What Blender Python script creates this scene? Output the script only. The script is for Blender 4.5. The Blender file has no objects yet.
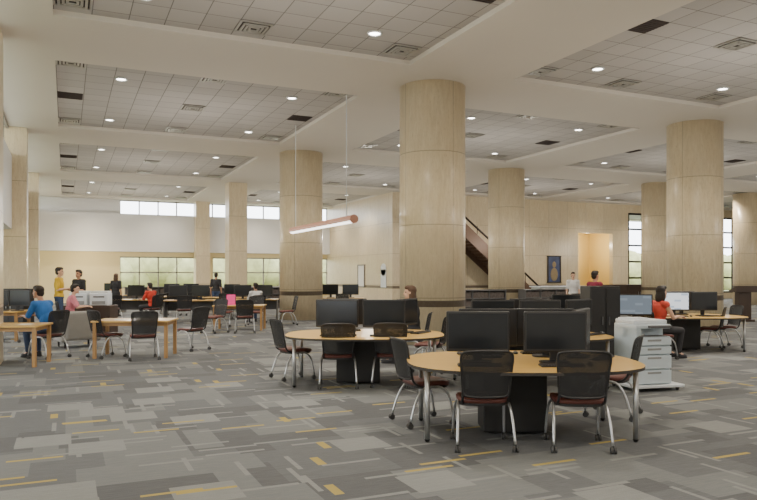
import bpy, bmesh, math, random
from mathutils import Vector, Matrix
random.seed(7)
S=bpy.context.scene
COL=S.collection
YAW=-math.atan(313/688.0)
F=688.0; EYE=1.65; HZ=275.0; CXP=378.5
fx,fy=-math.sin(YAW),math.cos(YAW)
def DW(u,d):
    lat=(u-CXP)*d/F
    return (d*fx+lat*fy, d*fy-lat*fx)
def PW(u,v,z=0.0):
    return DW(u,F*(EYE-z)/(v-HZ))
def ROT(a): return YAW+math.radians(a)

# ---------------------------------------------------------------- materials
class NT:
    def __init__(s,name):
        s.m=bpy.data.materials.new(name); s.m.use_nodes=True
        s.t=s.m.node_tree; s.b=s.t.nodes['Principled BSDF']; s.out=s.t.nodes['Material Output']
    def n(s,typ,**k):
        x=s.t.nodes.new(typ)
        for a,b in k.items(): setattr(x,a,b)
        return x
    def l(s,a,b): s.t.links.new(a,b)
    def inp(s,sock,v):
        if isinstance(v,bpy.types.NodeSocket): s.l(v,sock)
        else: sock.default_value=v
    def math(s,op,a,b=0.0,c=0.0):
        x=s.n('ShaderNodeMath',operation=op); s.inp(x.inputs[0],a); s.inp(x.inputs[1],b); s.inp(x.inputs[2],c); return x.outputs[0]
    def vec(s,x,y,z=0.0):
        c=s.n('ShaderNodeCombineXYZ'); s.inp(c.inputs[0],x); s.inp(c.inputs[1],y); s.inp(c.inputs[2],z); return c.outputs[0]
    def white(s,v):
        w=s.n('ShaderNodeTexWhiteNoise',noise_dimensions='3D'); s.l(v,w.inputs['Vector']); return w.outputs['Value']
    def noise(s,v,scale=1.0,detail=3.0,rough=.5):
        w=s.n('ShaderNodeTexNoise'); s.l(v,w.inputs['Vector']); w.inputs['Scale'].default_value=scale; w.inputs['Detail'].default_value=detail; w.inputs['Roughness'].default_value=rough; return w.outputs['Fac']
    def mix(s,f,a,b):
        x=s.n('ShaderNodeMix',data_type='RGBA'); s.inp(x.inputs[0],f)
        for sk,v in ((x.inputs[6],a),(x.inputs[7],b)):
            if isinstance(v,tuple): v=(v[0],v[1],v[2],1)
            s.inp(sk,v)
        return x.outputs[2]
    def mapr(s,v,a,b,c,d):
        x=s.n('ShaderNodeMapRange'); s.inp(x.inputs[0],v)
        for i,q in enumerate((a,b,c,d)): x.inputs[i+1].default_value=q
        return x.outputs[0]
    def sep(s,v):
        x=s.n('ShaderNodeSeparateXYZ'); s.l(v,x.inputs[0]); return x.outputs
def simple(name,c,rough=.6,metal=0.0,emit=None,es=0.0,var=0.06,scale=12.0,spec=.5):
    t=NT(name)
    tc=t.n('ShaderNodeTexCoord')
    f=t.noise(tc.outputs['Object'],scale,3)
    lo=tuple(max(0,x*(1-var)) for x in c); hi=tuple(min(1,x*(1+var)) for x in c)
    t.l(t.mix(f,lo,hi),t.b.inputs['Base Color'])
    t.b.inputs['Roughness'].default_value=rough; t.b.inputs['Metallic'].default_value=metal
    t.b.inputs['Specular IOR Level'].default_value=spec
    if emit:
        t.b.inputs['Emission Color'].default_value=(*emit,1); t.b.inputs['Emission Strength'].default_value=es
    return t.m

def mat_carpet():
    t=NT('carpet'); g=t.n('ShaderNodeNewGeometry'); x,y,z=t.sep(g.outputs['Position'])
    def cell(a,b,L,H,seed):
        row=t.math('FLOOR',t.math('DIVIDE',b,H))
        off=t.math('MULTIPLY',t.white(t.vec(row,seed,3.3)),L*3)
        col=t.math('FLOOR',t.math('DIVIDE',t.math('ADD',a,off),L))
        return t.white(t.vec(col,row,seed))
    st=t.noise(t.vec(t.math('MULTIPLY',x,4.0),t.math('MULTIPLY',y,50.0)),1.0,4,.8)
    st=t.mapr(st,.3,.7,0,1)
    fuzz=t.noise(t.vec(x,y),110.0,2)
    base=t.mix(st,(.098,.103,.110),(.152,.158,.164))
    def layer(base,val,th,col):
        return t.mix(t.math('GREATER_THAN',val,th),base,col)
    lt=t.mix(st,(.140,.149,.152),(.200,.208,.205))
    lt2=t.mix(st,(.195,.205,.203),(.268,.276,.265))
    dk=t.mix(st,(.076,.080,.086),(.125,.129,.134))
    base=layer(base,cell(x,y,1.0,.66,11.0),.62,dk)
    base=layer(base,cell(x,y,.75,.58,1.0),.74,lt)
    base=layer(base,cell(y,x,.85,.28,6.0),.93,lt)
    base=layer(base,cell(x,y,.34,.30,12.0),.93,dk)
    base=layer(base,cell(x,y,.50,.46,2.0),.89,lt2)
    base=layer(base,cell(x,y,.55,.05,5.0),.965,lt2)
    base=layer(base,cell(y,x,.45,.045,15.0),.975,lt2)
    base=layer(base,cell(x,y,.46,.048,8.0),.985,(.42,.325,.085))
    base=layer(base,cell(y,x,.26,.08,9.0),.996,(.40,.31,.085))
    col=t.mix(t.math('MULTIPLY',fuzz,.32),base,(.045,.045,.048))
    t.l(col,t.b.inputs['Base Color']); t.b.inputs['Roughness'].default_value=.85
    t.b.inputs['Specular IOR Level'].default_value=.3
    bp=t.n('ShaderNodeBump'); bp.inputs['Strength'].default_value=.25; bp.inputs['Distance'].default_value=.01
    t.l(fuzz,bp.inputs['Height']); t.l(bp.outputs[0],t.b.inputs['Normal'])
    return t.m
def mat_travertine(name,mode,tint=(1,1,1)):
    t=NT(name); tc=t.n('ShaderNodeTexCoord'); g=t.n('ShaderNodeNewGeometry')
    if mode=='round':
        x,y,z=t.sep(tc.outputs['Object'])
        ang=t.math('ARCTAN2',y,x); a=t.math('MULTIPLY',t.math('ADD',ang,3.3),.8); A=t.math('DIVIDE',a,1.2566)
    elif mode=='pier':
        x,y,z=t.sep(tc.outputs['Object']); a=t.math('ADD',x,y); A=t.math('MULTIPLY',a,.37)
    else:
        x,y,z=t.sep(g.outputs['Position']); a=t.math('ADD',x,y); A=t.math('DIVIDE',a,1.45)
    Z=t.math('DIVIDE',t.math('SUBTRACT',z,1.1),1.72)
    pan=t.white(t.vec(t.math('FLOOR',A),t.math('FLOOR',Z),1.7))
    sh=t.math('MULTIPLY',pan,40.0)
    wob=t.math('MULTIPLY',t.noise(t.vec(a,z,sh),1.1,3),1.8)
    g1=t.noise(t.vec(t.math('ADD',t.math('MULTIPLY',a,14.0),wob),t.math('MULTIPLY',z,1.8),sh),1.0,6,.8)
    g2=t.noise(t.vec(t.math('MULTIPLY',a,1.6),t.math('MULTIPLY',z,1.3),sh),1.3,5,.65)
    pit=t.noise(t.vec(t.math('MULTIPLY',a,34.0),t.math('MULTIPLY',z,8.0),sh),1.0,3,.6)
    def T(c): return tuple(c[i]*tint[i] for i in range(3))
    c=t.mix(t.mapr(g1,.30,.68,0,1),T((.56,.45,.28)),T((.81,.71,.51)))
    c=t.mix(t.mapr(g2,.35,.75,0,.6),c,T((.67,.53,.32)))
    c=t.mix(t.mapr(pit,.56,.72,0,.5),c,T((.42,.32,.19)))
    c=t.mix(t.math('MULTIPLY',pan,.4),c,T((.58,.49,.34)))
    fa=t.math('FRACT',A); fz=t.math('FRACT',Z)
    ja=t.math('LESS_THAN',fa,.012); jz=t.math('LESS_THAN',fz,.012)
    c=t.mix(t.math('MULTIPLY',t.math('MAXIMUM',ja,jz),.55),c,(.2,.15,.09))
    band=t.math('MULTIPLY',t.math('GREATER_THAN',z,.90),t.math('LESS_THAN',z,1.05))
    bn=t.noise(t.vec(a,z,.3),16.0,3)
    c=t.mix(band,c,t.mix(bn,(.10,.075,.055),(.20,.155,.11)))
    t.l(c,t.b.inputs['Base Color']); t.b.inputs['Roughness'].default_value=.32
    return t.m
def mat_tile():
    t=NT('acoustic_tile'); uv=t.n('ShaderNodeUVMap'); x,y,_=t.sep(uv.outputs[0])
    X=t.math('DIVIDE',x,.62);Y=t.math('DIVIDE',y,.62)
    gx=t.math('LESS_THAN',t.math('FRACT',X),.03); gy=t.math('LESS_THAN',t.math('FRACT',Y),.03)
    r=t.white(t.vec(t.math('FLOOR',X),t.math('FLOOR',Y)))
    sp=t.noise(t.vec(x,y),60.0,2)
    c=t.mix(t.math('ADD',t.math('MULTIPLY',r,.6),t.math('MULTIPLY',sp,.4)),(.405,.385,.365),(.495,.475,.45))
    c=t.mix(t.math('MULTIPLY',t.math('MAXIMUM',gx,gy),.8),c,(.13,.12,.11))
    t.l(c,t.b.inputs['Base Color']); t.b.inputs['Roughness'].default_value=.9
    return t.m
def mat_wood(name,a,b,rough=.35):
    t=NT(name); tc=t.n('ShaderNodeTexCoord'); x,y,z=t.sep(tc.outputs['Object'])
    v=t.vec(t.math('MULTIPLY',x,1.5),t.math('MULTIPLY',y,22.0),t.math('MULTIPLY',z,3.0))
    t.l(t.mix(t.noise(v,1.0,4,.6),a,b),t.b.inputs['Base Color']); t.b.inputs['Roughness'].default_value=rough
    return t.m
def mat_mesh():
    t=NT('chair_mesh_fabric'); tc=t.n('ShaderNodeTexCoord'); x,y,z=t.sep(tc.outputs['Object'])
    fx_=t.math('FRACT',t.math('MULTIPLY',x,110.0)); fz_=t.math('FRACT',t.math('MULTIPLY',z,110.0))
    hole=t.math('MULTIPLY',t.math('GREATER_THAN',fx_,.77),t.math('GREATER_THAN',fz_,.77))
    t.b.inputs['Base Color'].default_value=(.016,.016,.018,1); t.b.inputs['Roughness'].default_value=.6
    t.l(t.math('SUBTRACT',1.0,hole),t.b.inputs['Alpha'])
    return t.m
def mat_screen_on(name,c1,c2,e):
    t=NT(name); tc=t.n('ShaderNodeTexCoord'); x,y,z=t.sep(tc.outputs['Object'])
    r=t.white(t.vec(t.math('FLOOR',t.math('MULTIPLY',x,7.0)),t.math('FLOOR',t.math('MULTIPLY',z,22.0)),.5))
    c=t.mix(t.math('GREATER_THAN',r,.80),c1,c2)
    t.b.inputs['Base Color'].default_value=(.02,.02,.02,1)
    t.l(c,t.b.inputs['Emission Color']); t.b.inputs['Emission Strength'].default_value=e
    return t.m
M={}
M['carpet']=mat_carpet()
M['trav_round']=mat_travertine('travertine_round','round')
M['trav_pier']=mat_travertine('travertine_pier','pier')
M['trav_wall']=mat_travertine('travertine_wall','wall',(.93,.94,.96))
M['tile']=mat_tile()
M['soffit']=simple('painted_soffit',(.645,.60,.53),.85,var=.03,scale=.6)
M['white']=simple('painted_wall_white',(.71,.70,.675),.8,var=.03,scale=.5)
M['cream']=simple('painted_wall_cream',(.78,.64,.35),.8,var=.05,scale=.5)
M['yellow']=simple('painted_wall_yellow',(.83,.64,.26),.7,var=.05,scale=.6)
M['maple']=mat_wood('maple_laminate',(.54,.325,.085),(.68,.45,.14),.3)
M['oak']=mat_wood('oak_wood',(.30,.16,.055),(.44,.26,.10),.45)
M['edge']=simple('dark_edge_banding',(.035,.03,.028),.5)
M['black']=simple('black_plastic',(.018,.018,.020),.42)
M['blackmat']=simple('black_laminate',(.014,.013,.013),.6)
M['screen']=simple('screen_glass_dark',(.018,.021,.026),.16,var=.2,scale=3)
M['screen_on']=mat_screen_on('screen_lit',(.86,.90,.94),(.50,.58,.68),1.2)
M['screen_dim']=mat_screen_on('screen_dim_lit',(.20,.25,.30),(.28,.34,.40),.8)
M['silver']=simple('silver_paint_metal',(.55,.56,.58),.32,.8,var=.04)
M['grey']=simple('grey_plastic',(.28,.29,.30),.5)
M['dgrey']=simple('dark_grey_laminate',(.11,.11,.115),.5)
M['lgrey']=simple('light_grey_plastic',(.62,.64,.64),.45)
M['offwhite']=simple('printer_white_plastic',(.68,.72,.76),.4)
M['bluegrey']=simple('blue_grey_plastic',(.48,.56,.62),.4)
M['bluegrey2']=simple('pale_blue_grey_plastic',(.60,.68,.74),.4)
M['maroon']=simple('maroon_vinyl',(.125,.036,.028),.45)
M['fgrey']=simple('taupe_upholstery',(.30,.29,.27),.9)
M['mesh']=mat_mesh()
M['rubber']=simple('rubber_wheel',(.05,.05,.05),.6)
M['vent']=simple('vent_metal',(.40,.39,.36),.4,.4)
M['ventd']=simple('return_air_dark',(.05,.035,.03),.7)
M['lamp']=simple('lamp_glow',(.9,.9,.85),.5,emit=(1,.95,.86),es=14)
M['tube']=simple('lamp_tube_glow',(.9,.9,.85),.5,emit=(1,.95,.88),es=3.5)
M['copper']=simple('salmon_copper_housing',(.50,.25,.18),.4)
M['bronze']=simple('dark_bronze',(.03,.02,.016),.35,.6)
M['brass']=simple('bronze_panel',(.12,.07,.045),.45,.3)
M['frame']=simple('window_frame_metal',(.26,.24,.21),.5,.3)
M['framed']=simple('window_frame_dark',(.035,.03,.03),.5,.3)
M['lawn']=simple('lawn_grass',(.30,.32,.19),.9,var=.3,scale=.4)
M['leaf']=simple('hedge_leaves',(.33,.33,.15),.9,var=.5,scale=1.5)
M['pink']=simple('magenta_plastic',(.80,.06,.30),.5)
M['painting']=simple('painting_blue',(.05,.07,.16),.5,var=.9,scale=2.5)
M['paper']=simple('white_paper',(.75,.74,.70),.7)
M['dwood']=mat_wood('dark_wood',(.03,.018,.012),(.065,.036,.024),.4)
M['bookm']=simple('books_mixed',(.12,.10,.09),.7,var=.8,scale=14)
M['skin1']=simple('skin_tan',(.50,.27,.17),.55)
M['skin2']=simple('skin_light',(.62,.38,.26),.55)
M['eye']=simple('eye_dark',(.02,.015,.012),.3)
M['lip']=simple('lip_colour',(.35,.10,.08),.5)
M['hair']=simple('dark_hair',(.018,.012,.009),.6)
M['hairb']=simple('brown_hair',(.085,.042,.02),.6)
for n,c in dict(blue=(.03,.16,.50),yel=(.65,.42,.03),red=(.60,.05,.03),coral=(.66,.08,.055),mar=(.22,.02,.05),dark=(.03,.03,.035),whitec=(.6,.6,.6),jean=(.05,.08,.16),khaki=(.28,.22,.13),pinkc=(.6,.2,.25)).items():
    M['c_'+n]=simple('cloth_'+n,c,.85,var=.15)

# ---------------------------------------------------------------- mesh builder
class MB:
    def __init__(s): s.bm=bmesh.new(); s.mi=0; s.sm=False
    def done(s):
        for f in s.bm.faces:
            if not f.tag: f.material_index=s.mi; f.smooth=s.sm; f.tag=True
    def box(s,c,d,bev=0.0,seg=2,rz=0.0):
        m=Matrix.Translation(c)@Matrix.Rotation(rz,4,'Z')@Matrix.Diagonal((d[0],d[1],d[2],1))
        r=bmesh.ops.create_cube(s.bm,size=1,matrix=m)
        if bev>0:
            es=list({e for v in r['verts'] for e in v.link_edges})
            bmesh.ops.bevel(s.bm,geom=es,offset=bev,segments=seg,affect='EDGES',profile=.5)
        s.done(); return s
    def cyl(s,a,b,r0,r1=None,seg=16):
        a=Vector(a);b=Vector(b); r1=r0 if r1 is None else r1
        d=b-a; q=d.to_track_quat('Z','Y').to_matrix().to_4x4()
        bmesh.ops.create_cone(s.bm,cap_ends=True,segments=seg,radius1=r0,radius2=max(r1,1e-4),depth=d.length,matrix=Matrix.Translation((a+b)/2)@q)
        s.done(); return s
    def sph(s,c,r,seg=16,rings=10,rot=None):
        if not hasattr(r,'__len__'): r=(r,r,r)
        m=Matrix.Translation(c)
        if rot: m=m@rot
        bmesh.ops.create_uvsphere(s.bm,u_segments=seg,v_segments=rings,radius=1,matrix=m@Matrix.Diagonal((r[0],r[1],r[2],1)))
        s.done(); return s
    def tube(s,pts,r,seg=8,closed=False,sub=4):
        P=[Vector(p) for p in pts]
        Q=[]
        n=len(P)
        rng=n if closed else n-1
        for i in range(rng):
            if closed: p0,p1,p2,p3=P[i-1],P[i],P[(i+1)%n],P[(i+2)%n]
            else: p0,p1,p2,p3=P[max(i-1,0)],P[i],P[i+1],P[min(i+2,n-1)]
            for k in range(sub):
                t=k/sub
                Q.append(.5*((2*p1)+(-p0+p2)*t+(2*p0-5*p1+4*p2-p3)*t*t+(-p0+3*p1-3*p2+p3)*t**3))
        if not closed: Q.append(P[-1])
        rings=[]; N=len(Q); up=None
        for i,q in enumerate(Q):
            if closed: t=(Q[(i+1)%N]-Q[i-1])
            else: t=Q[min(i+1,N-1)]-Q[max(i-1,0)]
            t.normalize()
            if up is None:
                up=Vector((0,0,1)) if abs(t.z)<.9 else Vector((1,0,0))
            x=t.cross(up).normalized(); y=x.cross(t).normalized(); up=y
            rings.append([s.bm.verts.new(q+(x*math.cos(a)+y*math.sin(a))*r) for a in [2*math.pi*j/seg for j in range(seg)]])
        for i in range(N if closed else N-1):
            A=rings[i];B=rings[(i+1)%N]
            for j in range(seg): s.bm.faces.new((A[j],A[(j+1)%seg],B[(j+1)%seg],B[j]))
        if not closed:
            s.bm.faces.new(rings[0][::-1]); s.bm.faces.new(rings[-1])
        s.done(); return s
    def outline(s,pts,z0,z1,side_mat=None):
        lo=[s.bm.verts.new((x,y,z0)) for x,y in pts]; hi=[s.bm.verts.new((x,y,z1)) for x,y in pts]
        s.bm.faces.new(lo[::-1]); s.bm.faces.new(hi); s.done()
        m=s.mi
        if side_mat is not None: s.mi=side_mat
        n=len(pts)
        for i in range(n): s.bm.faces.new((lo[i],lo[(i+1)%n],hi[(i+1)%n],hi[i]))
        s.done(); s.mi=m; return s
    def quad(s,*p):
        s.bm.faces.new([s.bm.verts.new(q) for q in p]); s.done(); return s
    def mesh(s,name,mats):
        me=bpy.data.meshes.new(name); bmesh.ops.recalc_face_normals(s.bm,faces=s.bm.faces[:]); s.bm.to_mesh(me); s.bm.free()
        for m in mats: me.materials.append(M[m])
        return me
def obj(name,me,parent=None,loc=(0,0,0),rot=0.0,label=None,cat=None,kind=None,group=None):
    o=bpy.data.objects.new(name,me); COL.objects.link(o)
    if parent: o.parent=parent
    o.location=loc; o.rotation_euler=(0,0,rot)
    if label: o['label']=label
    if cat: o['category']=cat
    if kind: o['kind']=kind
    if group: o['group']=group
    return o
def root(name,label,cat,group=None):
    o=bpy.data.objects.new(name,None); o.empty_display_size=.1; COL.objects.link(o); o['label']=label; o['category']=cat
    if group: o['group']=group
    return o
def clone(o,parent=None):
    c=o.copy(); COL.objects.link(c)
    if parent: c.parent=parent
    for k in o.children: clone(k,c)
    return c
REG={}
def place(kind,builder,xy,rot=0.0,z=0.0,label=None):
    if kind not in REG: REG[kind]=builder(); o=REG[kind]
    else: o=clone(REG[kind])
    o.location=(xy[0],xy[1],z); o.rotation_euler=(0,0,rot)
    if label: o['label']=label
    return o
def part(name,mb,mats,parent,loc=(0,0,0),label=None):
    return obj(name,mb.mesh(name,mats),parent,loc,label=label)

def sup(a,bb,n,k=48,cx=0,cy=0):
    o=[]
    for i in range(k):
        t=2*math.pi*i/k; c,s_=math.cos(t),math.sin(t)
        o.append((cx+a*math.copysign(abs(c)**(2/n),c),cy+bb*math.copysign(abs(s_)**(2/n),s_)))
    return o
def mk_chair():
    r=root('task_chair','black mesh-back chair with maroon seat and silver castered legs','chair','mesh-back castered chairs')
    r.scale=(1.03,1.03,1.02)
    b=MB(); b.sm=True
    rings=[]
    for z,s in ((.430,.93),(.438,1.0),(.465,1.0),(.478,.95),(.482,.8)):
        rings.append([b.bm.verts.new((x*s,y*s+.02,z-(.01*(y>.15)))) for x,y in sup(.235,.225,3.6,32)])
    for i in range(4):
        for j in range(32): b.bm.faces.new((rings[i][j],rings[i][(j+1)%32],rings[i+1][(j+1)%32],rings[i+1][j]))
    b.bm.faces.new(rings[0][::-1]); b.bm.faces.new(rings[-1]); b.done(); part('seat',b,['maroon'],r,label='dark maroon vinyl seat pad')
    b=MB(); b.outline([(x,y+.02) for x,y in sup(.225,.21,3.4,28)],.405,.432); part('seat_pan',b,['black'],r)
    def bp(x,z):
        t=(z-.50)/.42; w=.205+.035*t
        return (x*w,-.225-.08*t-.04*(1-x*x)+.0,z)
    path=[bp(-1,.56),bp(-1,.72),bp(-1,.86),bp(-.87,.915),bp(-.4,.93),bp(.4,.93),bp(.87,.915),bp(1,.86),bp(1,.72),bp(1,.56),bp(.87,.51),bp(.3,.50),bp(-.3,.50),bp(-.87,.51)]
    b=MB(); b.sm=True; b.tube(path,.011,8,True,3)
    fr=part('backrest',b,['black'],r)
    b=MB(); b.sm=True; nx,nz=10,8
    G=[[b.bm.verts.new(bp(-.97+1.94*i/nx,.51+.41*j/nz)) for i in range(nx+1)] for j in range(nz+1)]
    for j in range(nz):
        for i in range(nx): b.bm.faces.new((G[j][i],G[j][i+1],G[j+1][i+1],G[j+1][i]))
    b.done(); part('mesh_panel',b,['mesh'],fr)
    for s in (-1,1):
        b=MB(); b.sm=True; b.tube([(s*.19,.0,.42),(s*.21,-.14,.43),(s*.207,-.215,.49),(s*.21,-.24,.62)],.013); part('back_upright',b,['black'],r)
    for s in (-1,1):
        for f,(pts) in ((1,[(s*.215,-.02,.425),(s*.225,.10,.41),(s*.24,.19,.30),(s*.25,.235,.07)]),(-1,[(s*.215,.06,.42),(s*.235,-.10,.41),(s*.25,-.20,.28),(s*.262,-.265,.07)])):
            b=MB(); b.sm=True; b.tube(pts,.013); lg=part('leg',b,['silver'],r)
            x,y,_=pts[-1]
            b=MB(); b.cyl((x-.026,y-.01,.03),(x-.006,y-.01,.03),.030,seg=14).cyl((x+.006,y-.01,.03),(x+.026,y-.01,.03),.030,seg=14).cyl((x,y,.03),(x,y,.075),.010,seg=8)
            part('caster',b,['rubber'],lg)
    return r

# ---------------------------------------------------------------- people
def remesh(b,name,mats,vox=.010,smooth=3,fn=None):
    me=b.mesh(name+'_src',[]); o=bpy.data.objects.new('tmp',me); COL.objects.link(o)
    m=o.modifiers.new('r','REMESH'); m.mode='VOXEL'; m.voxel_size=vox; m.use_smooth_shade=True
    s=o.modifiers.new('s','SMOOTH'); s.iterations=smooth; s.factor=.5
    dg=bpy.context.evaluated_depsgraph_get(); dg.update()
    me2=bpy.data.meshes.new_from_object(o.evaluated_get(dg)); me2.name=name
    bpy.data.objects.remove(o); 
    me2.materials.clear()
    for k in mats: me2.materials.append(M[k])
    for p in me2.polygons: p.use_smooth=True; p.material_index=0
    if fn:
        for p in me2.polygons:
            q=fn(p.center)
            if q: p.material_index=q
    return me2
def cap(b,a,c,ra,rc):
    b.cyl(a,c,ra,rc,14); b.sph(a,ra,14,8); b.sph(c,rc,14,8)
def person(u,d,a,pose,shirt,pants,skin='skin1',hair='hair',longh=False,label='person',lean=0.0,sleeve=.55,scale=1.0,turn=0.0):
    r=root('person',label,'person'); xy=DW(u,d); r.location=(xy[0],xy[1],0); r.rotation_euler=(0,0,ROT(a)); r.scale=(scale,)*3
    V=Vector
    if pose=='sit':
        pz=.57; pel=V((0,-.02,pz)); top=lambda h,y=0: V((0,-.03+lean*h+y,pz+h))
        hips=[V((s*.09,0,pz-.02)) for s in (-1,1)]; kn=[V((s*.13,.42,.53)) for s in (-1,1)]; an=[V((s*.12,.38,.10)) for s in (-1,1)]
    else:
        pz=.95; pel=V((0,0,pz)); top=lambda h,y=0: V((0,lean*h+y,pz+h))
        hips=[V((s*.09,0,pz-.04)) for s in (-1,1)]; kn=[V((s*.10,.03,.50)) for s in (-1,1)]; an=[V((s*.11,-.02,.09)) for s in (-1,1)]
    waist=top(.14); chest=top(.32); shc=top(.46); neck=top(.53); hd=top(.68,.02)
    sh=[shc+V((s*.175,0,0)) for s in (-1,1)]
    if pose=='sit': 
        el=[shc+V((s*.23,.12,-.25)) for s in (-1,1)]; wr=[V((s*.14,max(.36,el[0].y+.2),.80)) for s in (-1,1)]
    elif pose=='stand_arms':
        el=[shc+V((s*.22,.02,-.28)) for s in (-1,1)]; wr=[el[i]+V((-s*.06,.24,.03)) for i,s in enumerate((-1,1))]
    else:
        el=[shc+V((s*.22,-.03,-.29)) for s in (-1,1)]; wr=[el[i]+V((s*.01,.06,-.25)) for i,s in enumerate((-1,1))]
    Rh=Matrix.Rotation(math.radians(turn),4,'Z')
    def H(x,y,z): return hd+(Rh@V((x,y,z)))
    def torso(b,g=0.0):
        b.sph(pel,(.165+g,.115+g,.13+g)); b.sph(waist,(.140+g,.10+g,.16+g)); b.sph(chest,(.165+g,.115+g,.19+g)); cap(b,sh[0],sh[1],.058+g,.058+g)
    b=MB(); torso(b); cap(b,shc,top(.60,.01),.055,.05)
    b.sph(H(0,-.01,.03),(.075,.095,.095),20,14,Rh); b.sph(H(0,.025,-.045),(.055,.065,.07),16,10,Rh)
    b.sph(H(0,.098,-.02),(.013,.022,.024)); b.sph(H(0,.085,.02),(.012,.015,.03))
    b.sph(H(0,.078,-.062),(.028,.014,.013)); b.sph(H(0,.075,-.10),(.024,.016,.018))
    for s in (-1,1): b.sph(H(s*.076,-.01,-.005),(.012,.022,.034))
    for i,s in enumerate((-1,1)):
        cap(b,sh[i],el[i],.048,.038); cap(b,el[i],wr[i],.037,.025); cap(b,hips[i],kn[i],.082,.054); cap(b,kn[i],an[i],.052,.034)
        cap(b,an[i],an[i]+V((0,.12,-.055)),.034,.028)
        dr=(wr[i]-el[i]).normalized()
        if pose=='sit' : dr=V((dr.x*.4,1,-.05)).normalized()
        dn=V((0,0,-1)) if pose in('sit','stand_arms') else V((-s,0,0))
        sd=dr.cross(dn).normalized(); dn=sd.cross(dr).normalized()
        if dn.dot(V((0,0,-1)) if pose in('sit','stand_arms') else V((-s,0,0)))<0: dn=-dn
        for k in (-1,0,1): cap(b,wr[i]+dr*.01+sd*k*.012,wr[i]+dr*.085+sd*k*.024,.016,.014)
        for k,ln in enumerate((.068,.078,.072,.055)):
            p0=wr[i]+dr*.09+sd*(k-1.5)*.021*(1 if s>0 else -1)
            p1=p0+dr*ln*.5+dn*.006; p2=p1+dr*ln*.38+dn*ln*.34; cap(b,p0,p1,.0095,.0088); cap(b,p1,p2,.0088,.0075)
        inn=V((-s,0,0)); 
        if abs(inn.dot(sd))<.4: inn=V((0,1,0))
        sgn=1 if inn.dot(sd)>0 else -1
        t0=wr[i]+dr*.03+sd*sgn*.03; t1=t0+(dr*.6+sd*sgn*.7).normalized()*.035; t2=t1+(dr*.9+sd*sgn*.25+dn*.2).normalized()*.03
        cap(b,t0,t1,.013,.011); cap(b,t1,t2,.011,.009)
    inv=Rh.inverted()
    def face(c):
        q=inv@(V(c)-hd)
        if q.y>.055:
            if abs(abs(q.x)-.03)<.013 and abs(q.z-.012)<.008: return 1
            if abs(q.x)<.024 and abs(q.z+.062)<.008: return 2
        return 0
    obj('body',remesh(b,'body',[skin,'eye','lip'],.009,2,face),r)
    b=MB(); torso(b,.014)
    for i in (0,1):
        if sleeve>.1:
            e=sh[i].lerp(el[i],min(1,sleeve*1.6)); cap(b,sh[i],e,.062,.054)
        if sleeve>.8: cap(b,el[i],el[i].lerp(wr[i],.9),.05,.036)
    obj('shirt',remesh(b,'shirt',[shirt],.012,3),r)
    b=MB(); b.sph(pel-V((0,0,.02)),(.178,.128,.12))
    for i in (0,1): cap(b,hips[i],kn[i],.096,.068); cap(b,kn[i],an[i]+V((0,0,.04)),.066,.05)
    obj('trousers',remesh(b,'trousers',[pants],.012,3),r)
    for i in (0,1):
        b=MB(); x,y=an[i].x,an[i].y; b.sph((x,y+.05,.045),(.045,.135,.042)); b.sph((x,y-.01,.07),(.043,.06,.045)); b.box((x,y+.05,.012),(.075,.25,.02),.008)
        obj('shoe',remesh(b,'shoe',['c_dark'],.01,2),r)
    b=MB(); b.sph(H(0,-.03,.05),(.086,.098,.09),20,14,Rh); b.sph(H(0,.02,.095),(.07,.075,.045),16,10,Rh); b.sph(H(0,-.06,-.01),(.075,.06,.08))
    if longh:
        b.sph(H(0,-.075,-.09),(.085,.05,.13))
        for s in (-1,1): b.sph(H(s*.07,-.03,-.06),(.025,.05,.12))
    obj('hair',remesh(b,'hair',[hair],.01,2),r)
    return r
def ch(u,d,a): place('chair',mk_chair,DW(u,d),ROT(a))
person(48,13.7,68,'sit','c_blue','c_jean','skin1',lean=.4,label='person in blue t-shirt seated leaning over a table',turn=10,scale=1.04)
person(413,12.9,80,'sit','c_dark','c_dark','skin2','hairb',longh=True,lean=.1,label='person with long brown hair seated behind monitors',turn=10,scale=1.05)
person(658,13.6,-72,'sit','c_coral','c_dark','skin2',longh=True,lean=.15,label='person in coral-red sleeveless top seated at a computer',sleeve=.05,scale=1.04)
person(594,17.5,-60,'stand_arms','c_mar','c_dark','skin1',lean=.05,label='person in maroon shirt standing with forearms raised')
person(573,26,170,'stand','c_whitec','c_khaki','skin2',label='person in white shirt standing')
person(59,20.6,-80,'stand_arms','c_yel','c_jean','skin2',label='person in yellow shirt standing by a counter',scale=1.07)
person(70,18.3,-70,'sit','c_pinkc','c_khaki','skin2',lean=.2,label='person in pink shirt seated beside the counter',scale=1.02)
person(79,21.4,160,'stand_arms','c_dark','c_dark','skin1',label='person in dark shirt standing at the counter',scale=1.03)
person(116,27.6,-10,'stand','c_dark','c_dark','skin1','hairb',longh=True,label='person with long brown hair standing',scale=.97)
person(152,24.2,60,'sit','c_red','c_dark','skin2',lean=.2,label='person in red shirt seated at a desk')
person(216,30.3,0,'stand','c_dark','c_jean','skin1',label='person in dark shirt standing by bookcases')
person(256,23.9,30,'sit','c_whitec','c_jean','skin1',lean=.1,label='person in white shirt seated at a desk')
for q in ((48,13.7,68),(413,12.9,80),(658,13.6,-72),(70,18.3,-70),(152,24.2,60),(256,23.9,30)): ch(*q)

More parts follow.
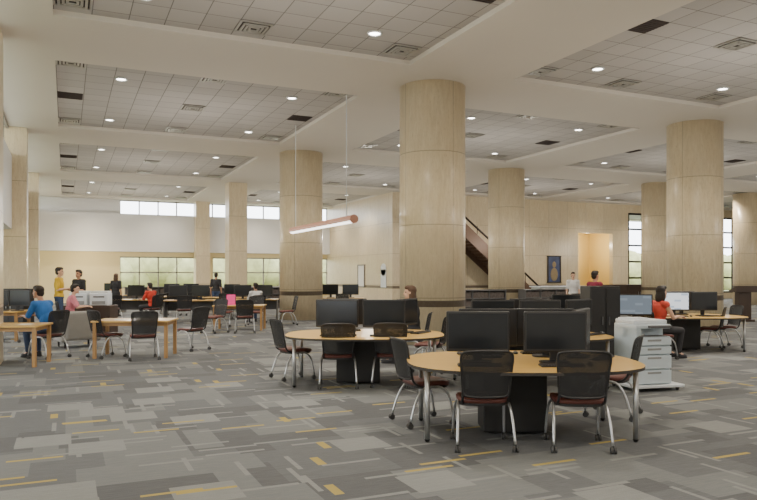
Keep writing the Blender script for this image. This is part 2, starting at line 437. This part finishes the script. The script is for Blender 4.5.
# ---------------------------------------------------------------- structure
CH=6.2; XL=-4.6; XR=48.0; YB=-5.0; YF=44.3; YM=34.0; XM=16.3
def struct(name,mb,mats,label):
    return obj(name,mb.mesh(name,mats),label=label,cat='building part',kind='structure')
b=MB(); b.box(((XL+XR)/2,(YB+YF)/2,-.05),(XR-XL+.8,YF-YB+.8,.1))
struct('floor',b,['carpet'],'grey patterned carpet with mustard and light dashes')
xi=[(-.2,6.8),(9.5,16.3),(18.9,25.7),(28.3,35.1),(37.7,44.5)]
yi=[(-4,3.4),(6.2,13.3),(16.1,23.3),(26.1,33.2),(36,43.2)]
xb=sorted({XL-.2,XR+.2}|{v for p in xi for v in p}); yb=sorted({YB-.2,YF+.2}|{v for p in yi for v in p})
bm=bmesh.new(); uvl=bm.loops.layers.uv.new('UVMap')
RD=.10
def qd(ps,mi,uv=None):
    f=bm.faces.new([bm.verts.new(p) for p in ps]); f.material_index=mi
    if uv:
        for l,c in zip(f.loops,uv): l[uvl].uv=c
for i in range(len(xb)-1):
    for j in range(len(yb)-1):
        x0,x1,y0,y1=xb[i],xb[i+1],yb[j],yb[j+1]
        if (x0,x1) in xi and (y0,y1) in yi:
            z=CH+RD
            qd([(x0,y0,z),(x0,y1,z),(x1,y1,z),(x1,y0,z)],1,[(0,0),(0,y1-y0),(x1-x0,y1-y0),(x1-x0,0)])
            for a,c in (((x0,y0),(x1,y0)),((x1,y0),(x1,y1)),((x1,y1),(x0,y1)),((x0,y1),(x0,y0))):
                qd([(*a,CH),(*c,CH),(*c,z),(*a,z)],0)
        else: qd([(x0,y0,CH),(x0,y1,CH),(x1,y1,CH),(x1,y0,CH)],0)
me=bpy.data.meshes.new('ceiling'); bm.to_mesh(me); bm.free(); me.materials.append(M['soffit']); me.materials.append(M['tile'])
obj('ceiling',me,label='cream coffered ceiling with recessed acoustic tile panels',cat='building part',kind='structure')
b=MB(); b.box(((XL+XR)/2,(YB+YF)/2,CH+.5),(XR-XL+1.5,YF-YB+1.5,.1)); struct('ceiling_slab',b,['white'],'roof slab above the ceiling')
b=MB(); T=.3
b.mi=1
b.box(((XL+3)/2,YF+T/2,1.53),(3-XL,T,3.06)); b.box(((3+XM)/2,YF+T/2,.42),(XM-3,T,.84)); b.box(((3+XM)/2,YF+T/2,2.92),(XM-3,T,.3))
for x in (8.0,): b.box((x,YF+T/2,1.8),(1.1,T,1.98))
b.mi=0
b.box(((XL+XM)/2,YF+T/2-.25,4.18),(XM-XL,T+.5,2.25)); b.box(((XL+3)/2,YF+T/2,5.75),(3-XL,T,.9))
struct('wall_far',b,['white','cream'],'pale painted end wall with window bands')
def window(n,x0,x1,y,z0,z1,step,mat='frame',axis='x',rows=1,w=.07):
    b=MB()
    def bx(c,d):
        if axis=='x': b.box((c[0],y,c[1]),(d[0],.08,d[1]))
        else: b.box((y,c[0],c[1]),(.08,d[0],d[1]))
    bx(((x0+x1)/2,z0+w/2),(x1-x0,w)); bx(((x0+x1)/2,z1-w/2),(x1-x0,w))
    k=max(1,round((x1-x0)/step))
    for i in range(k+1): bx((x0+(x1-x0)*i/k,(z0+z1)/2),(w,z1-z0))
    for r in range(1,rows): bx(((x0+x1)/2,z0+(z1-z0)*r/rows),(x1-x0,w))
    struct('window_%d'%n,b,[mat],'metal framed window band letting in daylight')
window(1,3,7.45,YF+.12,.84,2.77,1.1,rows=2); window(2,8.55,XM,YF+.12,.84,2.77,1.1,rows=2)
window(3,3,XM,YF+.12,5.3,CH,1.1)
b=MB(); b.mi=0
b.box((XL-T/2,(YB+YF)/2,.4),(T,YF-YB,.8)); b.box((XL-T/2,(YB+YF)/2,2.93),(T,YF-YB,.3))
for y in range(-5,45,5): b.box((XL-T/2,y,1.8),(T,1.2,2.0))
struct('wall_left',b,['cream'],'cream aisle wall with window openings')
k=4
for y in range(-5,40,5):
    window(k,y+.6,y+4.4,XL-.1,.8,2.78,1.25,axis='y'); k+=1
b=MB(); b.box((-1.62,(YB+YF)/2,4.18),(.25,YF-YB,2.25)); b.box(((XL-1.5)/2-.1,(YB+YF)/2,3.1),(3.3,YF-YB,.1))
struct('wall_left_bulkhead',b,['white'],'white painted bulkhead over the side aisle')
window(k,YB,YF,-1.62,5.3,CH,2.5,axis='y'); k+=1
b=MB(); b.box((XM+T/2,(YM+T+YF)/2,CH/2),(T,YF-YM-T,CH)); struct('wall_side_return',b,['trav_wall'],'travertine clad side wall with dark mosaic band')
DX0,DX1,DH=29.2,32.0,4.3
b=MB()
b.box(((XM+DX0)/2,YM+T/2,CH/2),(DX0-XM,T,CH)); b.box(((DX1+33.3)/2,YM+T/2,CH/2),(33.3-DX1,T,CH)); b.box(((DX0+DX1)/2,YM+T/2,(CH+DH)/2),(DX1-DX0,T,CH-DH))
struct('wall_cross',b,['trav_wall'],'travertine clad wall with tall opening')
b=MB(); b.box(((DX0+DX1)/2,YM+3.2,2.2),(5,.2,4.6)); b.box((DX0-.2,YM+1.7,2.2),(.2,3,4.6)); b.box((DX1+.9,YM+1.7,2.2),(.2,3,4.6)); b.box(((DX0+DX1)/2,YM+1.7,4.5),(5,3.2,.1)); b.box(((DX0+DX1)/2,YM+1.7,-.05),(5,3.2,.1)); b.box((DX1-.55,YM+3.0,2.2),(.5,.35,4.5))
struct('wall_hallway',b,['yellow'],'yellow painted hallway beyond the opening')
b=MB(); b.box(((33.3+XR)/2,YM+T/2,.2),(XR-33.3,T,.4)); b.box(((33.3+XR)/2,YM+T/2,5.95),(XR-33.3,T,.5)); struct('wall_glazed',b,['trav_wall'],'low sill and head of the glazed wall')
window(k,33.4,XR,YM+.1,.4,5.7,1.2,'framed',rows=5,w=.12); k+=1
b=MB(); b.box((XR+T/2,(YB+YM)/2,CH/2),(T,YM-YB,CH)); struct('wall_right',b,['trav_wall'],'travertine clad right wall')
b=MB(); b.box(((XL+XR)/2,YB-T/2,CH/2),(XR-XL,T,CH)); struct('wall_near',b,['white'],'white painted wall')
b=MB(); b.box((20,60,-.3),(260,200,.2)); obj('lawn',b.mesh('lawn',['lawn']),label='sunlit green lawn outside the windows',cat='ground',kind='structure')
for (cx,cy,sx,sy) in ((10,62,62,2.5),(-30,14,2.5,80),(68,60,44,2.5)):
    b=MB(); b.sm=True
    for i in range(40):
        t=(i/39-.5)
        b.sph((cx+t*sx+random.uniform(-.5,.5),cy+t*sy*(1 if sy>5 else 0),1.4+random.uniform(0,1.2)),(random.uniform(1.5,2.6),random.uniform(1.5,2.6),random.uniform(1.5,2.8)),10,7)
    o=obj('hedge',b.mesh('hedge',['leaf']),label='yellow-green leafy hedge outside the windows',cat='hedge'); o['kind']='stuff'

def col_round(xy,r,rz):
    b=MB(); b.sm=True; b.cyl((0,0,0),(0,0,CH),r,seg=64)
    for f in b.bm.faces:
        if len(f.verts)>6: f.smooth=False
    obj('trim_column',b.mesh('column',['trav_round']),loc=(xy[0],xy[1],0),rot=rz,label='round travertine column with dark mosaic band',cat='column',kind='structure',group='round travertine columns')
def col_sq(xy,w):
    b=MB(); b.box((0,0,CH/2),(w,w,CH)); obj('trim_pier',b.mesh('pier',['trav_pier']),loc=(xy[0],xy[1],0),label='square travertine pier',cat='column',kind='structure',group='square travertine piers')
col_round((8.15,14.74),.80,.3); col_round((8.05,24.7),.80,1.1); col_round((17.4,15.05),.79,2); col_round((17.5,25.0),.78,.7)
col_round((26.8,25.5),.68,1.5); col_round((34.9,26.6),.75,.2)
col_sq((7.75,34.2),.9); col_sq((7.75,43.7),.85)
for y in (4.4,14.6,24.3,34.6): col_sq((-1.55,y),.92)

def mk_down():
    r=root('recessed_downlight','round white recessed ceiling downlight','ceiling light','recessed ceiling downlights')
    b=MB(); b.sm=True; b.tube([(math.cos(a)*.13,math.sin(a)*.13,-.012) for a in [i*math.pi/6 for i in range(12)]],.022,6,True,2); part('trim_ring',b,['lgrey'],r)
    b=MB(); b.cyl((0,0,-.014),(0,0,.0),.12,seg=20); part('lamp_disc',b,['lamp'],r)
    return r
def mk_vent():
    r=root('air_vent','square metal ceiling air diffuser with slats','air vent','metal ceiling diffusers')
    b=MB()
    for s in (.58,.43,.29,.16):
        for (cx,cy,sx,sy) in ((0,s/2,s,.045),(0,-s/2,s,.045),(s/2,0,.045,s),(-s/2,0,.045,s)): b.box((cx,cy,-.02-.02*(s<.5)),(sx,sy,.02))
    part('slats',b,['vent'],r)
    b=MB(); b.box((0,0,-.006),(.58,.58,.01)); part('back_plate',b,['ventd'],r)
    return r
def mk_ret():
    r=root('return_air_grille','dark brown square return air grille','air vent','dark return air grilles')
    b=MB(); b.box((0,0,-.01),(.60,.60,.015))
    for i in range(8): b.box((0,-.26+i*.075,-.024),(.56,.02,.012))
    part('grille',b,['ventd'],r); return r
LZ=CH+RD
def spot(x,y,e=520):
    L=bpy.data.lights.new('downlight_lamp','SPOT'); L.energy=e; L.spot_size=math.radians(126); L.spot_blend=.88; L.color=(1,.885,.72); L.shadow_soft_size=.1
    o=bpy.data.objects.new('downlight_lamp',L); COL.objects.link(o); o.location=(x,y,LZ-.05)
for (x0,x1) in xi:
    for (y0,y1) in yi:
        if y0>=36 and x0>9.6: continue
        for x in (x0+1.4,x1-1.4):
            for y in (y0+1.25,y1-1.25):
                spot(x,y)
                if y0>0: place('down',mk_down,(x,y),0,LZ)
        if y0>0:
            g=lambda a,n: a+.62*(n+.5)
            nx_=int((x1-x0)/.62)-1; ny_=int((y1-y0)/.62)-1; nm=ny_//2
            for (ix,iy) in ((0,0),(nx_,0),(nx_//2,0),(0,ny_),(nx_,ny_),(nx_//2,ny_),(nx_//2,nm)): place('vent',mk_vent,(g(x0,ix),g(y0,iy)),0,LZ)
            for ix in (0,nx_): place('ret',mk_ret,(g(x0,ix),g(y0,nm)),0,LZ)
def pt(x,y,z,e,c=(1,.93,.83)):
    L=bpy.data.lights.new('unseen_room_light','POINT'); L.energy=e; L.color=c; L.shadow_soft_size=0.0  # bare point light, no fixture modelled
    o=bpy.data.objects.new('unseen_room_light',L); COL.objects.link(o); o.location=(x,y,z)
for x in (3.3,13,22.3,31.7):
    for y in (0,9.7,19.7,29.7): pt(x,y,3.4,210)  # added fill lights that lift the ceiling and ambient level
pt(3.3,39.5,3.4,230); pt(12,39.5,3.4,230)
for y in (8,18,28,38): pt(-3,y,2.6,75,(1,.86,.6))
pt((DX0+DX1)/2+.4,YM+1.3,3.6,130,(1,.91,.7)); pt(1,42.5,2.4,120,(1,.86,.6))

def pendant():
    r=root('pendant_light','salmon copper tubular linear pendant light on thin wires','pendant light')
    r.location=(6.5,18.3,3.04)
    L=5.1; k_=.86
    b=MB(); b.sm=True; n=14
    prof=[(math.cos(a)*.125*k_,math.sin(a)*.125*k_) for a in [math.radians(-25+i*230/n) for i in range(n+1)]]
    R=[[b.bm.verts.new((x,yy,z)) for x,z in prof] for yy in (-L/2,L/2)]
    for i in range(n): b.bm.faces.new((R[0][i],R[0][i+1],R[1][i+1],R[1][i]))
    b.done(); part('housing',b,['copper'],r)
    b=MB(); b.sm=True
    prof=[(math.cos(a)*.112*k_,math.sin(a)*.112*k_) for a in [math.radians(205+i*130/8) for i in range(9)]]
    R=[[b.bm.verts.new((x,yy,z)) for x,z in prof] for yy in (-L/2+.02,L/2-.02)]
    for i in range(8): b.bm.faces.new((R[0][i],R[0][i+1],R[1][i+1],R[1][i]))
    b.done(); part('diffuser',b,['tube'],r)
    for y in (-L/2,L/2):
        b=MB(); b.cyl((0,y-.02,0),(0,y+.02,0),.128*k_,seg=24); part('end_cap',b,['copper'],r)
    for y in (-2.05,2.2):
        b=MB(); b.cyl((0,y,.08),(0,y,CH+RD-3.04),.012,seg=6); part('wire',b,['lgrey'],r)
pendant()

# ---------------------------------------------------------------- furniture
def chair(u,v,a): return place('chair',mk_chair,PW(u,v),ROT(a))
def mk_pc_table():
    r=root('computer_table','oval maple-top computer table with silver legs','table','oval computer tables')
    b=MB(); b.outline(sup(1.21,.94,2.7,72),.715,.745,1); part('table_top',b,['maple','edge'],r)
    for sx in (-1,1):
        for sy in (-1,1):
            b=MB(); b.sm=True; b.cyl((sx*1.03,sy*.50,.03),(sx*1.03,sy*.50,.715),.026,seg=16); lg=part('leg',b,['silver'],r)
            b=MB(); b.cyl((sx*1.03,sy*.50,0),(sx*1.03,sy*.50,.03),.018,.03,seg=12); part('foot',b,['black'],lg)
    b=MB(); b.box((-.1,0,.37),(.66,.42,.69),.015); part('cable_pedestal',b,['blackmat'],r,label='black boxed cable pedestal')
    return r
def mk_mon(scr='screen',word='dark'):
    def f():
        r=root('computer_monitor','black flat-panel monitor with '+word+' screen on a stand','monitor','desktop monitors')
        b=MB(); b.box((0,0,.325),(.645,.05,.415),.012); b.box((0,.035,.31),(.38,.04,.24),.015); part('housing',b,['black'],r)
        b=MB(); b.box((0,-.0265,.33),(.60,.006,.36)); part('screen',b,[scr],r)
        b=MB(); b.box((0,.04,.14),(.09,.03,.24),.008); part('neck',b,['black'],r)
        b=MB(); b.outline([(x,y+.03) for x,y in sup(.15,.11,3,28)],0,.018); part('base',b,['black'],r)
        return r
    return f
MON={0:('mon',mk_mon()),1:('mon_on',mk_mon('screen_on','brightly lit')),2:('mon_dim',mk_mon('screen_dim','dim grey-blue'))}
def mk_kb():
    r=root('keyboard','black computer keyboard with dark keys','keyboard','computer keyboards')
    b=MB(); b.box((0,0,.009),(.44,.15,.016),.004); part('keyboard_case',b,['black'],r)
    b=MB()
    for j in range(5):
        for i in range(15): b.box((-.2+i*.0286,-.052+j*.026,.020),(.023,.020,.008))
    o=part('keys',b,['edge'],r); o['kind']='stuff'
    return r
def mk_mouse():
    r=root('computer_mouse','small black computer mouse beside keyboard','mouse','computer mice')
    b=MB(); b.sm=True; b.sph((0,0,.012),(.03,.055,.022),14,8); b.bm.verts.ensure_lookup_table()
    for v in b.bm.verts: v.co.z=max(0,v.co.z)
    part('shell',b,['black'],r)
    b=MB(); b.cyl((-.004,.025,.031),(.004,.025,.031),.008,seg=10); part('scroll_wheel',b,['grey'],r)
    return r
def loc2(c,rot,x,y):
    return (c[0]+x*math.cos(rot)-y*math.sin(rot), c[1]+x*math.sin(rot)+y*math.cos(rot))
def pc_table(u,d,a=0,mons=(),kb=True):
    c=DW(u,d); R=ROT(a); place('pct',mk_pc_table,c,R)
    for m in mons:
        x,y,ra=m[:3]; kk=MON[m[3] if len(m)>3 else 0]
        q=loc2(c,R,x,y); rr=R+math.radians(ra)
        place(kk[0],kk[1],q,rr,.745)
        if kb:
            k=loc2(q,rr,0,-.24); place('kb',mk_kb,k,rr,.745)
            k=loc2(q,rr,.29,-.22); place('mouse',mk_mouse,k,rr,.745)
pc_table(521,7.3,0,[(-.49,-.22,-3),(.30,-.24,2),(.72,.28,60),(-.30,.33,180),(.35,.38,180)])
pc_table(365,10.6,0,[(-.42,-.15,-4),(.29,-.17,2),(.66,.25,60),(-.3,.36,180)])
pc_table(528,10.4,4,[(-.55,-.05,-8),(.15,-.12,4),(.82,.1,35),(.15,.42,180)])
chair(482,445,0); chair(577,446,-4)
chair(424,422,-70); chair(611,415,60)
chair(294,378,-60); chair(338,386,4); chair(392,385,-6); chair(430,371,70)
chair(478,374,-12)
pc_table(595,13.5,6,[(-.62,-.2,-5),(.10,-.15,0),(.72,-.2,-18,2),(.0,.4,180)])
pc_table(686,15.3,0,[(-.32,-.12,-8,1),(.38,-.02,8),(.1,.5,180)])
chair(709,349,60); chair(724,347,95)

def mk_oak():
    r=root('reading_table','light wood reading table with square wooden legs','table','rectangular reading tables')
    b=MB(); b.box((0,0,.73),(1.5,.9,.035),.005); part('table_top',b,['maple'],r)
    b=MB(); 
    for y in (-.38,.38): b.box((0,y,.675),(1.34,.02,.07))
    for x in (-.68,.68): b.box((x,0,.675),(.02,.74,.07))
    part('apron',b,['oak'],r)
    for sx in (-1,1):
        for sy in (-1,1):
            b=MB(); b.box((sx*.69,sy*.39,.356),(.065,.065,.712),.004); part('leg',b,['oak'],r)
    return r
def mk_dark_desk():
    r=root('computer_desk','wood-top computer desk with dark panel ends','desk','dark computer desks')
    b=MB(); b.box((0,0,.73),(1.8,.8,.035),.005); part('desk_top',b,['maple'],r)
    b=MB(); b.box((0,.36,.52),(1.7,.02,.36)); part('modesty_panel',b,['dgrey'],r)
    for s in (-1,1):
        b=MB(); b.box((s*.86,0,.356),(.03,.74,.712)); part('end_panel',b,['dgrey'],r)
    return r
def oak(u,d,a=0,z=0): return place('oak',mk_oak,DW(u,d),ROT(a),z)
oak(136,14.0,4); oak(2,12.6,8); oak(240,20.8,2); oak(-6,17.4,6)
chair(108,357,-40); chair(143,359,25); chair(191,350,60); chair(214,333,150)
chair(3,343,-20); chair(287,325,110); chair(255,326,180)
for u,d,a in ((2,17.4,-30),(17,17.3,10)): place('mon',MON[0][1],DW(u,d),ROT(a),.748)

def mk_printer():
    r=root('office_printer','pale blue-grey office copier with stacked drawers on a flat wheeled base','printer')
    W,D=.57,.54
    b=MB(); b.box((.05,0,.07),(.82,.68,.04),.008); part('cart_base',b,['offwhite'],r)
    for sx in (-1,1):
        for sy in (-1,1):
            b=MB(); b.cyl((.05+sx*.34-.015,sy*.27,.024),(.05+sx*.34+.015,sy*.27,.024),.024,seg=12); b.cyl((.05+sx*.34,sy*.27,.03),(.05+sx*.34,sy*.27,.05),.01,seg=8); part('caster',b,['rubber'],r)
    b=MB(); b.box((0,.01,.43),(W,D-.02,.68),.006); b.box((0,.09,.82),(W,D-.18,.14),.006); b.box((-W/2+.04,-.1,.82),(.08,.34,.14),.006); part('printer_body',b,['bluegrey'],r)
    for z0,h in ((.10,.20),(.31,.20),(.52,.115),(.645,.115)):
        b=MB(); b.box((0,-D/2-.004,z0+h/2),(W-.012,.03,h-.014),.004); d=part('paper_drawer',b,['bluegrey2'],r)
        b=MB(); b.box((0,-D/2-.021,z0+h-.04),(.22,.008,.028),.003); part('drawer_handle',b,['grey'],d)
    b=MB(); b.box((.04,-.12,.775),(.40,.26,.012)); part('output_tray',b,['dgrey'],r)
    b=MB(); b.box((0,.0,.915),(W,D,.06),.012); part('scanner_unit',b,['bluegrey2'],r)
    b=MB(); b.box((0,.03,.975),(W-.02,D-.08,.06),.015); b.box((-.08,.1,1.01),(.34,.26,.03),.01); part('scanner_lid',b,['offwhite'],r)
    b=MB(); b.box((.08,-.30,.915),(.34,.08,.035),.006); part('control_panel',b,['dgrey'],r)
    return r
place('printer',mk_printer,DW(642,10.05),ROT(14))
def mk_cab(name,label,w,d,h,mat,doors=2,hm='silver',cat='cabinet'):
    def f():
        r=root(name,label,cat)
        b=MB(); b.box((0,0,h/2),(w,d,h),.01); part('body',b,[mat],r)
        for i in range(doors):
            x=-w/2+w/doors*(i+.5)
            b=MB(); b.box((x,-d/2-.008,h/2),(w/doors-.02,.016,h-.08),.004); dd=part('door',b,[mat],r)
            b=MB(); b.box((x+(w/doors/2-.06)*(1 if i%2==0 else -1),-d/2-.028,h*.6),(.015,.02,.14)); part('handle',b,[hm],dd)
        return r
    return f
place('cabk',mk_cab('computer_cabinet','tall black computer equipment cabinet with two doors',.54,.4,1.46,'black',2,'dgrey'),DW(600,11.85),ROT(8))

def mk_book():
    r=root('low_bookcase','low dark grey bookcase filled with books','bookcase','low grey bookcases')
    W,D,H=2.4,.5,1.05
    b=MB(); b.box((0,D/2-.015,H/2),(W,.03,H)); b.box((0,0,H-.02),(W+.04,D+.04,.04))
    for z in (.05,.37,.70): b.box((0,0,z),(W,D,.03))
    for x in (-W/2,-W/6,W/6,W/2): b.box((x*.99,0,H/2),(.03,D,H-.04))
    part('case',b,['dgrey'],r)
    for z in (.065,.385,.715):
        b=MB(); x=-W/2+.05
        while x<W/2-.08:
            w=random.uniform(.02,.05); h=random.uniform(.2,.27)
            if abs(x+W/6)>.05 and abs(x-W/6)>.05: b.box((x+w/2,-.05,z+h/2),(w*.95,.28,h))
            x+=w
        o=part('books',b,['bookm'],r); o['kind']='stuff'
    return r
for u,d in ((478,28),(545,29.5),(215,32.3),(262,34.5),(150,35)): place('book',mk_book,DW(u,d),ROT(24))
def mk_desk():
    r=root('reception_desk','long pale stone-fronted service desk','desk')
    b=MB(); b.box((0,0,.5),(3.2,.7,1.0),.01); part('desk_front',b,['lgrey'],r)
    b=MB(); b.box((0,-.05,1.04),(3.4,.9,.06),.01); part('counter_top',b,['offwhite'],r)
    return r
place('desk',mk_desk,DW(560,36.5),0)
place('desk2',mk_cab('service_counter','dark wood service counter with panelled doors',3.4,.7,1.15,'dwood',4),DW(622,36.6),0)
def mk_lect():
    r=root('lectern','dark slim wooden lectern with slanted top','lectern')
    b=MB(); b.box((0,0,.04),(.60,.50,.08),.01); part('base',b,['dwood'],r)
    b=MB(); b.box((0,0,.56),(.44,.30,.96),.01); part('column_body',b,['dwood'],r)
    b=MB(); b.quad((-.38,-.26,1.25),(.38,-.26,1.25),(.38,.24,1.10),(-.38,.24,1.10)); b.quad((-.38,-.26,1.04),(.38,-.26,1.04),(.38,.24,1.04),(-.38,.24,1.04))
    b.quad((-.38,-.26,1.04),(.38,-.26,1.04),(.38,-.26,1.25),(-.38,-.26,1.25)); b.quad((-.38,.24,1.04),(.38,.24,1.04),(.38,.24,1.10),(-.38,.24,1.10))
    for s in (-.38,.38): b.quad((s,-.26,1.04),(s,.24,1.04),(s,.24,1.10),(s,-.26,1.25))
    part('slanted_top',b,['dwood'],r)
    return r
place('lect',mk_lect,DW(743,24.5),ROT(0))
def mk_lounge():
    r=root('lounge_chair','grey upholstered lounge chair with padded arms','armchair','upholstered lounge chairs')
    b=MB(); b.sm=True; b.box((0,.03,.33),(.56,.56,.2),.05,4); part('seat_cushion',b,['fgrey'],r)
    b=MB(); b.sm=True; b.box((0,-.30,.50),(.72,.18,.66),.08,5); part('backrest',b,['fgrey'],r)
    for s in (-1,1):
        b=MB(); b.sm=True; b.box((s*.37,0,.38),(.15,.70,.5),.065,5); part('armrest',b,['fgrey'],r)
        for t in (-.25,.25):
            b=MB(); b.cyl((s*.33,t,0),(s*.33,t,.14),.018,.026,seg=10); part('leg',b,['black'],r)
    return r
place('lounge',mk_lounge,DW(77,15.9),ROT(40))
for (u,d,a,n) in ((128,25.6,6,1),(182,29.5,12,2),(104,31,-6,1),(254,25.9,5,2),(341,27.4,0,2),(190,25.0,8,2),(225,28.0,-8,1)):
    place('ddesk',mk_dark_desk,DW(u,d),ROT(a))
    for x in ((-.42,.38) if n==2 else (.3,)):
        q=loc2(DW(u,d),ROT(a),x,0); place('mon',MON[0][1],q,ROT(a+random.choice((0,8,-12))),.748)
for (u,d,a) in ((112,24.2,40),(174,28,10),(196,28.2,-15),(344,26.0,-10),(184,23.5,20),(228,26.4,-10),(98,29.5,-20),(245,19.6,10),(225,22.2,170)):
    place('chair',mk_chair,DW(u,d),ROT(a))
place('cntr',mk_cab('service_cabinet','low dark brown wood service cabinet with two doors',1.3,.6,.8,'dwood',2),DW(91,19.4),ROT(0))
def mk_small_printer():
    r=root('desktop_printer','white boxy desktop printer on dark cabinet','printer','white desktop printers')
    b=MB(); b.box((0,0,.17),(.50,.42,.34),.02); part('printer_body',b,['offwhite'],r)
    b=MB(); b.box((0,.02,.37),(.46,.36,.06),.012); part('scanner_lid',b,['lgrey'],r)
    b=MB(); b.box((0,-.205,.08),(.36,.03,.09),.006); part('paper_tray',b,['grey'],r)
    b=MB(); b.box((0,-.212,.24),(.30,.01,.04)); part('output_slot',b,['dgrey'],r)
    return r
place('spr',mk_small_printer,DW(81,19.4),ROT(0),.80); place('spr',mk_small_printer,DW(101,19.4),ROT(6),.80)
place('cabg',mk_cab('copier','black office copier cabinet with two doors',.9,.6,1.25,'black',2,cat='copier'),DW(14,20.2),ROT(0))
def mk_sign():
    r=root('sign_board','plain magenta tabletop sign board','sign')
    b=MB(); b.box((0,0,.16),(.26,.012,.30)); part('panel',b,['pink'],r)
    b=MB(); b.box((0,0,.006),(.28,.12,.012)); part('base',b,['pink'],r)
    return r
place('sign',mk_sign,DW(231,20.8),ROT(0),.748)
def mk_paper():
    b=MB(); b.box((0,0,.001),(.22,.30,.002)); o=obj('paper_sheet',b.mesh('paper_sheet',['paper']),label='white sheet of paper on the table',cat='paper',group='loose papers'); return o
for (u,d,a) in ((120,13.9,20),(148,14.1,-30),(225,20.6,0),(250,20.9,40),(26,12.6,10)): place('paper',mk_paper,DW(u,d),ROT(a),.748)

def stair():
    r=root('staircase','staircase with dark bronze balustrade descending beside stone wall','staircase')
    x0,x1=19.6,25.0; z1=4.55; n=26; yy=32.2
    r.location=(x0,yy,0)
    b=MB()
    L=x1-x0
    for i in range(n):
        z=z1*(1-(i+.5)/n); b.box((L*(i+.5)/n,.9,z-.08),(L/n+.06,1.5,.16))
    part('steps',b,['brass'],r)
    for y in (.1,1.7):
        b=MB(); t=.04
        P=[(-.2,z1+.35),(L+.1,.30),(L+.1,0),(L-.5,0),(-.2,z1-.45)]
        f0=[b.bm.verts.new((x,y-t,z)) for x,z in P]; f1=[b.bm.verts.new((x,y+t,z)) for x,z in P]
        b.bm.faces.new(f0); b.bm.faces.new(f1[::-1])
        for i in range(5): b.bm.faces.new((f0[i],f0[(i+1)%5],f1[(i+1)%5],f1[i]))
        b.done(); part('balustrade',b,['brass'],r)
        b=MB(); b.sm=True; b.tube([(-.3,y,z1+.72),(L*.5,y,z1*.5+.72),(L+.2,y,.72)],.06); part('handrail',b,['bronze'],r)
        for i in range(6):
            xx=L*i/5; zz=z1*(1-i/5)
            b=MB(); b.cyl((xx,y,zz+.25),(xx,y,zz+.72),.02,seg=8); part('baluster',b,['bronze'],r)
    b=MB(); b.box((-.9,.9,z1-.15),(1.7,1.7,.3)); part('landing',b,['brass'],r)
    for x in (-1.4,-.4):
        b=MB(); b.box((x,.9,(z1-.3)/2),(.25,.25,z1-.3)); part('landing_post',b,['lgrey'],r)
stair()
def frame(name,label,cat,w,h,x,y,z,rz,inner,outer='framed',arch=False):
    r=root(name,label,cat); r.location=(x,y,z); r.rotation_euler=(0,0,rz)
    b=MB()
    for (cx,cz,sx,sz) in ((0,h/2,w+.12,.07),(0,-h/2,w+.12,.07),(w/2,0,.07,h),(-w/2,0,.07,h)): b.box((cx,-.03,cz),(sx,.06,sz))
    part('frame',b,[outer],r)
    b=MB(); b.box((0,-.015,0),(w,.02,h)); part('picture',b,[inner],r)
    if arch:
        b=MB(); b.sm=True; b.sph((0,-.03,h*.18),(w*.16,.012,w*.2),14,8); b.sph((0,-.03,-h*.2),(w*.3,.012,h*.26),14,8); part('painted_figure',b,['c_khaki'],r)
frame('framed_painting','dark blue framed painting on stone wall','painting',.95,1.6,27.3,YM,2.0,0,'painting',arch=True)
b=MB(); b.outline([(-.35,0),(.35,0),(.35,.03),(-.35,.03)],0,1.0); b.cyl((0,0,1.0),(0,.03,1.0),.35,seg=32)
obj('wall_plaque',b.mesh('wall_plaque',['offwhite']),loc=(XM-.04,35.1,.95),rot=-math.pi/2,label='white arched wall plaque on stone wall',cat='plaque')
frame('notice_board','pale framed notice board on stone wall','notice board',1.0,1.3,XM,38.3,1.6,-math.pi/2,'paper','frame')

# ---------------------------------------------------------------- world, camera
w=bpy.data.worlds.new('sky'); S.world=w; w.use_nodes=True
bg=w.node_tree.nodes['Background']; bg.inputs[0].default_value=(.90,.95,1,1); bg.inputs[1].default_value=8.0
cam=bpy.data.cameras.new('camera'); co=bpy.data.objects.new('camera',cam); COL.objects.link(co)
co.location=(0,0,EYE); co.rotation_euler=(math.pi/2,0,YAW)
cam.sensor_width=36; cam.lens=F/757*36; cam.shift_y=(HZ-250)/757; cam.clip_end=500
S.camera=co
